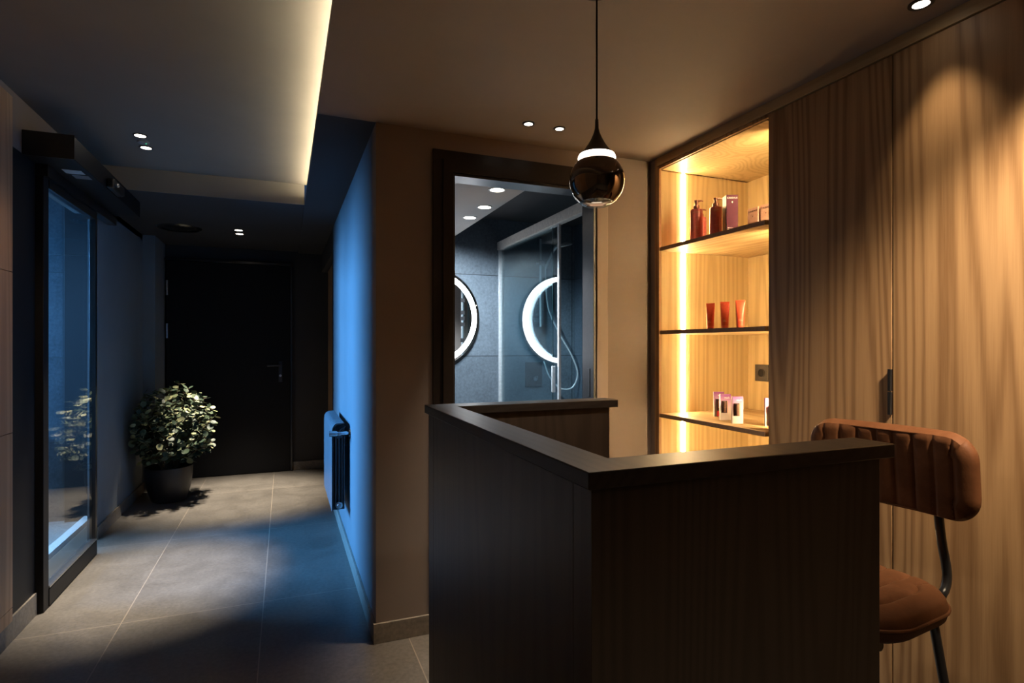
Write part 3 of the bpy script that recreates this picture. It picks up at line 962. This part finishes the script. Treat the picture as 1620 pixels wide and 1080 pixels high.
# ------------------------------------------------------------------ bar stool
def padded(mb_w, mb_h, thick, channels, bend, nx=96, nz=26, corner=0.07, groove=0.007, taper=0.0):
    """upholstered panel: u across (y), v up (z), thickness along x; vertical channel tufting on both faces"""
    mb = MB()
    hw, hh = mb_w / 2, mb_h / 2

    def outline(u, v):          # square -> rounded rectangle
        x, y = u * hw, v * hh
        ax, ay = abs(x), abs(y)
        if ax > hw - corner and ay > hh - corner:
            px, py = ax - (hw - corner), ay - (hh - corner)
            m = max(px, py) / corner
            l = math.hypot(px, py)
            if l > 1e-9:
                k = m * corner / l
                px, py = px * k, py * k
            ax, ay = hw - corner + px, hh - corner + py
        return math.copysign(ax, x), math.copysign(ay, y)

    def edge(u, v):
        e = max(abs(u), abs(v))
        return math.sqrt(max(0.0, 1 - max(0.0, (e - 0.80) / 0.20) ** 2.4))
    sides = []
    for sgn in (1, -1):
        grid = []
        for i in range(nx + 1):
            u = -1 + 2 * i / nx
            col = []
            for j in range(nz + 1):
                v = -1 + 2 * j / nz
                y, z = outline(u, v)
                cell = (u + 1) / 2 * channels
                fr_ = abs(cell - round(cell))
                g = groove * math.exp(-(fr_ / 0.085) ** 2) if 0.3 < cell < channels - 0.3 else 0
                puff = 0.0025 * math.sin(PI * (cell % 1.0)) ** 0.7
                fade = max(0.0, 1 - max(abs(u), abs(v)) ** 7)
                t = (thick / 2 + (puff - g) * fade) * (0.12 + 0.88 * edge(u, v))
                x = sgn * t + bend * (y / hw) ** 2
                col.append(mb.bm.verts.new((x, y * (1 - taper * (z / hh + 1) / 2), z)))
            grid.append(col)
        for i in range(nx):
            for j in range(nz):
                mb.bm.faces.new((grid[i][j], grid[i + 1][j], grid[i + 1][j + 1], grid[i][j + 1]))
        sides.append(grid)
    a, b = sides
    for i in range(nx):
        for j in (0, nz):
            mb.bm.faces.new((a[i][j], a[i + 1][j], b[i + 1][j], b[i][j]))
    for j in range(nz):
        for i in (0, nx):
            mb.bm.faces.new((a[i][j], a[i][j + 1], b[i][j + 1], b[i][j]))
    return mb


SX, SY = 1.388, 1.059
st = thing('bar_stool', 'cognac leather bar stool with channelled backrest and black tube legs behind the counter', 'bar stool', (SX, SY, 0), PI + 0.12)
br = obj('backrest', padded(0.435, 0.232, 0.056, 9, 0.022, groove=0.0055), M['leather'], st)
br.location = (-0.198, 0, 0.938)
br.rotation_euler = (0, 0.10, 0)
for k in range(1, 9):
    stc = MB()
    yy = -0.2175 + 0.435 * k / 9
    for off in (-0.0055, 0.0055):
        n = 17
        for q in range(n):
            z0 = -0.098 + q * 0.196 / n
            x = 0.0285 + 0.022 * (yy / 0.2175) ** 2 - 0.003
            stc.tube([(x, yy + off, z0), (x + 0.0012, yy + off, z0 + 0.003), (x, yy + off, z0 + 0.0065)], 0.0008, 5)
    obj('stitching', stc, M['stitch'], br)
se = padded(0.42, 0.375, 0.075, 7, 0.0, 84, 40, 0.13, 0.006, 0.0)
# lay the pad flat: x->z, z->x
for v in se.bm.verts:
    v.co = Vector((v.co.z, v.co.y, v.co.x + 0.004 * math.cos(v.co.z * 8)))
s_o = obj('seat', se, M['leather'], st)
s_o.location = (0.042, 0, 0.635)


def rrect_path(hw, hh, r, n=8):
    return [(a, b) for a, b in rounded_rect(2 * hw, 2 * hh, r, n)]


def piping(name, path, rad, parent):
    mb = MB()
    mb.tube(path + [path[0]], rad, 8, cap=False)
    return obj(name, mb, M['leather'], parent)


piping('piping', [Vector((b, a, 0.004)) for a, b in rrect_path(0.2105, 0.188, 0.13)], 0.0042, s_o)
piping('piping', [Vector((0.0175 + 0.022 * (a / 0.2175) ** 2, a, b)) for a, b in rrect_path(0.207, 0.105, 0.064)], 0.0028, br)


def bez(pts, n=8):
    """smooth polyline through the points (Catmull-Rom)"""
    P = [Vector(p) for p in pts]
    P = [P[0] * 2 - P[1]] + P + [P[-1] * 2 - P[-2]]
    out = []
    for i in range(1, len(P) - 2):
        p0, p1, p2, p3 = P[i - 1:i + 3]
        for k in range(n):
            t = k / n
            out.append(0.5 * ((2 * p1) + (p2 - p0) * t + (2 * p0 - 5 * p1 + 4 * p2 - p3) * t * t + (3 * p1 - p0 - 3 * p2 + p3) * t ** 3))
    out.append(P[-2])
    return out


for s in (-1, 1):
    obj('back_tube', MB().tube(bez([(-0.215, s * 0.108, 0.93), (-0.220, s * 0.108, 0.83), (-0.232, s * 0.110, 0.75), (-0.248, s * 0.113, 0.685), (-0.250, s * 0.114, 0.645), (-0.230, s * 0.114, 0.614), (-0.185, s * 0.112, 0.600), (0.12, s * 0.12, 0.585)]), 0.0115, 14), M['black_metal'], st)
obj('seat_frame', MB().tube([(-0.16, -0.15, 0.578), (-0.16, 0.15, 0.578)], 0.0105, 12), M['black_metal'], st)
obj('seat_frame', MB().tube([(0.13, -0.15, 0.578), (0.13, 0.15, 0.578)], 0.0105, 12), M['black_metal'], st)
for sx_ in (-1, 1):
    for sy_ in (-1, 1):
        lg = obj('leg', MB().tube([(sx_ * 0.145 - 0.01, sy_ * 0.12, 0.592), (sx_ * 0.215, sy_ * 0.185, 0.012)], 0.0115, 14), M['black_metal'], st)
        obj('foot_cap', MB().lathe([(0, 0), (0.014, 0), (0.014, 0.018), (0, 0.018)], (sx_ * 0.215, sy_ * 0.185, 0), 14), M['black'], lg)
fh = 0.22
kx, ky = 0.145 + 0.07 * (1 - fh / 0.585), 0.12 + 0.065 * (1 - fh / 0.585)
obj('foot_rest', MB().tube([(kx, -ky, fh), (kx, ky, fh)], 0.0095, 12).tube([(-kx, -ky, fh), (-kx, ky, fh)], 0.0095, 12)
    .tube([(-kx, -ky, fh), (kx, -ky, fh)], 0.0095, 12).tube([(-kx, ky, fh), (kx, ky, fh)], 0.0095, 12), M['black_metal'], st)

# ------------------------------------------------------------------ radiator on the blue-lit wall
rd = thing('radiator', 'dark panel radiator on the blue-lit corridor wall', 'radiator', (XR, 3.52, 0.27))
RH, RW, NS = 0.545, 0.079, 9


def section(k):
    mb = MB()
    y0, y1 = k * RW, k * RW + RW - 0.003
    # flat front with a rounded shoulder sweeping back to the top
    prof = [(-0.103, 0.02), (-0.103, RH - 0.055), (-0.100, RH - 0.030), (-0.090, RH - 0.012), (-0.075, RH - 0.003), (-0.035, RH), (-0.030, RH - 0.006),
            (-0.070, RH - 0.010), (-0.088, RH - 0.020), (-0.096, RH - 0.036), (-0.0985, RH - 0.058), (-0.0985, 0.02)]
    mb.prism(prof, y0, y1, 'Y')
    for d0, dz in ((-0.082, 0.045), (-0.064, 0.032), (-0.046, 0.022)):
        p2 = [(d0, 0.03), (d0, RH - dz - 0.03), (d0 + 0.008, RH - dz - 0.008), (d0 + 0.02, RH - dz), (d0 + 0.022, RH - dz - 0.004),
              (d0 + 0.012, RH - dz - 0.012), (d0 + 0.004, RH - dz - 0.034), (d0 + 0.004, 0.03)]
        mb.prism(p2, y0 + 0.004, y1 - 0.004, 'Y')
    ym = (y0 + y1) / 2
    mb.box(-0.0985, -0.03, ym - 0.006, ym + 0.006, 0.02, RH - 0.06)
    mb.tube([(-0.062, y0, 0.055), (-0.062, y1 + 0.003, 0.055)], 0.02, 12)
    mb.tube([(-0.062, y0, RH - 0.075), (-0.062, y1 + 0.003, RH - 0.075)], 0.02, 12)
    mb.prism([(-0.034, 0.03), (-0.034, RH - 0.03), (-0.030, RH - 0.03), (-0.030, 0.03)], y0 + 0.002, y1 - 0.002, 'Y')
    return mb


for yb in (0.12, 0.55):
    obj('wall_bracket', MB().box(-0.0295, -0.0005, yb, yb + 0.04, 0.40, 0.44), M['radiator'], rd)
for k in range(NS):
    obj('section', section(k), M['radiator'], rd)
vl = obj('valve', MB().tube([(-0.062, -0.001, RH - 0.06), (-0.062, -0.035, RH - 0.06)], 0.013, 14).tube([(-0.02, -0.028, RH - 0.06), (-0.075, -0.028, RH - 0.06)], 0.011, 14)
         .tube([(-0.075, -0.028, RH - 0.06), (-0.118, -0.028, RH - 0.06)], [0.016, 0.0175], 18), M['chrome'], rd)
obj('pipe', MB().tube([(-0.02, -0.028, RH - 0.06), (-0.001, -0.028, RH - 0.06)], 0.008, 12), M['chrome'], vl)
obj('rosette', MB().lathe([(0, -0.0005), (0.026, -0.0005), (0.024, -0.009), (0.009, -0.012), (0, -0.012)], (0, -0.028, RH - 0.06), 24, 'X'), M['chrome'], vl)
obj('end_plug', MB().lathe([(0, 0.0), (0.02, 0.0), (0.02, -0.008), (0.012, -0.010), (0.010, -0.018), (0, -0.018)], (-0.062, -0.001, 0.055), 20, 'Y'), M['alu'], rd)

# ------------------------------------------------------------------ potted plant
pp = thing('potted_plant', 'round-leaved bushy plant in a dark pot in the corridor corner', 'plant', (-0.885, 5.40, 0))
obj('pot', MB().lathe([(0, 0), (0.105, 0), (0.125, 0.012), (0.155, 0.10), (0.171, 0.20), (0.174, 0.285), (0.168, 0.288), (0.163, 0.28), (0.16, 0.255), (0, 0.255)], n=48), M['pot'], pp)
obj('soil', MB().lathe([(0, 0.264), (0.08, 0.262), (0.158, 0.257), (0.158, 0.256), (0, 0.256)], n=30), M['soil'], pp)
stems, leaves = MB(), MB()


def leaf(mb, p, d, up, r):
    d = d.normalized()
    sdir = d.cross(up).normalized()
    nrm = sdir.cross(d).normalized()
    base = Vector(p)
    c = [mb.bm.verts.new(base)]
    n = 10
    ring = []
    cen = mb.bm.verts.new(base + d * r * 1.05 - nrm * r * 0.16)
    for k in range(n):
        a = PI + 2 * PI * k / n
        q = base + d * (r * 1.05 + r * 1.05 * math.cos(a)) + sdir * r * 0.95 * math.sin(a)
        ring.append(mb.bm.verts.new(q))
    for k in range(n):
        mb.bm.faces.new((cen, ring[k], ring[(k + 1) % n]))
    mb.bm.verts.remove(c[0])


C0 = Vector((0, 0, 0.60))
nst = 92
for k in range(nst):
    a = k * 2.39996
    f = (k + 0.5) / nst
    el = math.acos(1 - 1.72 * f)
    dirv = Vector((math.sin(el) * math.cos(a), math.sin(el) * math.sin(a), math.cos(el)))
    dirv = (dirv + Vector((random.uniform(-.18, .18), random.uniform(-.18, .18), random.uniform(-.12, .12)))).normalized()
    rad = random.uniform(0.29, 0.37)
    tip = C0 + Vector((dirv.x * rad, dirv.y * rad, dirv.z * rad * 1.04))
    # keep clear of the two walls beside the pot
    tip.x = max(tip.x, -0.215)
    tip.y = min(tip.y, 0.34)
    b0 = Vector((random.uniform(-.05, .05), random.uniform(-.05, .05), 0.262))
    mid = b0.lerp(tip, 0.5) + Vector((0, 0, 0.05)) + Vector((random.uniform(-.03, .03), random.uniform(-.03, .03), 0))
    pts = bez([b0, mid, tip], 7)
    stems.tube(pts, [0.0042 * (1 - 0.75 * i / (len(pts) - 1)) for i in range(len(pts))], 6)
    for i, p in enumerate(pts):
        fr_ = i / (len(pts) - 1)
        if fr_ < 0.42:
            continue
        t = (pts[min(i + 1, len(pts) - 1)] - pts[max(i - 1, 0)]).normalized()
        for q in range(2 if fr_ < 0.99 else 3):
            ang = i * 1.57 + q * PI + random.uniform(-.5, .5)
            side = t.orthogonal().normalized()
            side = Matrix.Rotation(ang, 3, t) @ side
            dl = (side + t * random.uniform(0.1, 0.6)).normalized()
            upv = (Vector((random.uniform(-.7, .7), random.uniform(-.9, .5), 1.0))).normalized()
            if abs(dl.dot(upv)) > 0.95:
                continue
            pe = p + dl * 0.012
            r = random.uniform(0.016, 0.0275)
            end = pe + dl * 2.2 * r
            if end.x < -0.225 or end.y > 0.36:
                continue
            leaf(leaves, pe, dl, upv, r)
            stems.tube([p, pe + dl * 0.004], 0.0011, 4)
obj('stems', stems, M['stem'], pp)
obj('foliage', leaves, M['leaf'], pp)

# ------------------------------------------------------------------ bathroom fittings
mr = thing('round_led_mirror', 'round wall mirror with a bright white light ring on the bathroom back wall', 'mirror', (0.972, BY1, 1.476))
obj('mirror_glass', MB().lathe([(0, -0.002), (0.345, -0.002), (0.352, -0.006), (0.352, -0.030), (0, -0.030)], n=96, axis='Y'), M['mirror'], mr)
obj('light_ring', MB().lathe([(0.300, -0.0302), (0.336, -0.0302), (0.336, -0.0312), (0.300, -0.0312)], n=96, axis='Y', closed=True), M['led_ring'], mr)
obj('rim', MB().lathe([(0.3525, -0.004), (0.356, -0.004), (0.356, -0.032), (0.3525, -0.032)], n=96, axis='Y', closed=True), M['black_metal'], mr)
for z in (0.04, -0.002, -0.045, 0.13, -0.16):  # dark squares on the glass stand in for a reflection in the mirror
    obj('reflected_square', MB().box(0.213, 0.245, -0.0312, -0.0302, z - 0.014, z + 0.014), M['alu_dark'], mr, bevel=0.0004)

XG = 1.50
sh = thing('shower_screen', 'glass sliding shower screen under a brushed top rail', 'shower screen', (XG, BY0, 0))
LY = BY1 - BY0
obj('top_rail', MB().box(-0.022, 0.022, 0.002, LY - 0.001, 1.99, 2.05), M['rail'], sh, bevel=0.002)
obj('fixed_pane', MB().box(0.008, 0.014, 3.10 - BY0, LY - 0.012, 0.06, 1.99), M['glass'], sh)
dr = obj('sliding_pane', MB().box(-0.010, -0.004, 2.985 - BY0, 3.86 - BY0, 0.06, 1.985), M['glass'], sh)
obj('edge_profile', MB().box(-0.014, 0.0, 2.965 - BY0, 2.985 - BY0, 0.06, 1.985), M['bright'], dr, bevel=0.001)
obj('handle', MB().box(-0.036, -0.0145, 3.005 - BY0, 3.022 - BY0, 1.00, 1.155), M['bright'], dr, bevel=0.003)
obj('wall_profile', MB().box(-0.012, 0.018, LY - 0.012, LY - 0.0005, 0.06, 1.99), M['bright'], sh, bevel=0.001)
obj('pane_edge', MB().box(0.008, 0.014, 3.095 - BY0, 3.0995 - BY0, 0.06, 1.99), plain('green_glass_edge', (0.02, 0.06, 0.07), 0.2), sh)
obj('shower_tray', MB().box(-0.03, BX1 - XG - 0.001, 0.002, LY - 0.001, 0.0, 0.058), M['white'], sh, bevel=0.004)

sr = thing('hand_shower', 'chrome hand shower on a riser rail with a looping hose in the shower', 'shower', (1.815, BY1, 0))
obj('riser_rail', MB().tube([(0, -0.05, 1.42), (0, -0.05, 2.09)], 0.0095, 12), M['bright'], sr)
obj('wall_mount', MB().tube([(0, -0.001, 1.45), (0, -0.05, 1.45)], 0.011, 12).tube([(0, -0.001, 2.06), (0, -0.05, 2.06)], 0.011, 12), M['chrome'], sr)
obj('slider', MB().box(-0.02, 0.02, -0.075, -0.035, 1.885, 1.925).tube([(-0.05, -0.06, 1.905), (0.055, -0.06, 1.905)], 0.011, 12), M['chrome'], sr, bevel=0.002)
hd = obj('handset', MB().tube(bez([(0.03, -0.075, 1.86), (0.05, -0.10, 1.93), (0.075, -0.14, 2.005), (0.11, -0.18, 2.04)], 6), [0.010] * 12 + [0.012] * 7, 12), M['bright'], sr)
hm = MB().lathe([(0, 0.0), (0.060, 0.0), (0.062, 0.006), (0.056, 0.014), (0.025, 0.026), (0, 0.03)], n=32)
Rm = Matrix.Rotation(math.radians(-16), 3, 'Y') @ Matrix.Rotation(math.radians(8), 3, 'X')
for v in hm.bm.verts:
    v.co = Rm @ v.co + Vector((0.125, -0.20, 2.02))
obj('spray_head', hm, M['bright'], hd)
hose = bez([(0.03, -0.075, 1.86), (0.035, -0.07, 1.75), (0.06, -0.07, 1.55), (0.15, -0.08, 1.36), (0.24, -0.10, 1.20), (0.285, -0.11, 1.06), (0.245, -0.10, 0.955),
            (0.15, -0.08, 0.95), (0.07, -0.06, 1.04), (0.045, -0.035, 1.13), (0.045, -0.012, 1.155)], 10)
obj('hose', MB().tube(hose, 0.0065, 10), M['bright'], sr)
mx = thing('shower_mixer', 'square dark metal shower mixer plate with a small tap on the tiled wall', 'mixer tap', (1.775, BY1, 1.055))
obj('plate', MB().box(-0.07, 0.07, -0.012, 0, -0.095, 0.095), M['alu_dark'], mx, bevel=0.003)
kb = obj('knob', MB().lathe([(0, 0), (0.02, 0), (0.018, -0.03), (0, -0.032)], (0.0, -0.012, -0.03), 20, 'Y'), M['chrome'], mx)
obj('lever', MB().tube([(0, -0.035, -0.03), (0.0, -0.075, -0.012)], 0.0055, 10), M['chrome'], kb)

bl = [(1.058, 3.33, 'bathroom downlight nearest the tiled back wall', 95, 150), (1.058, 3.05, 'bathroom downlight in the middle of the row of three', 90, 125),
      (1.0, 2.69, 'bathroom downlight nearest the doorway', 12, 70)]
for x, y, lb_, pw, an in bl:
    downlight(lb_, x, y, 2.065, 0.036, 0.008, 'lens', 'bathroom downlights', power=pw, size_deg=an, blend=0.5, col=(0.80, 0.92, 1.0), ring='white', rot=(0.22 if y > 2.9 else 0, 0, 0))
ex = thing('ceiling_spotlight', 'small silver swivel spotlight on the dark bathroom ceiling', 'spotlight', (1.22, 3.02, 2.22))
obj('base', MB().lathe([(0, 0), (0.03, 0), (0.03, -0.012), (0, -0.012)], n=20), M['alu'], ex)
obj('lamp_head', MB().tube([(0.0, -0.03, -0.03), (0.03, 0.05, -0.022)], [0.02, 0.018], 16), M['alu'], ex)
obj('bracket', MB().tube([(0, 0, -0.011), (0.005, 0.0, -0.024)], 0.006, 8), M['alu'], ex)
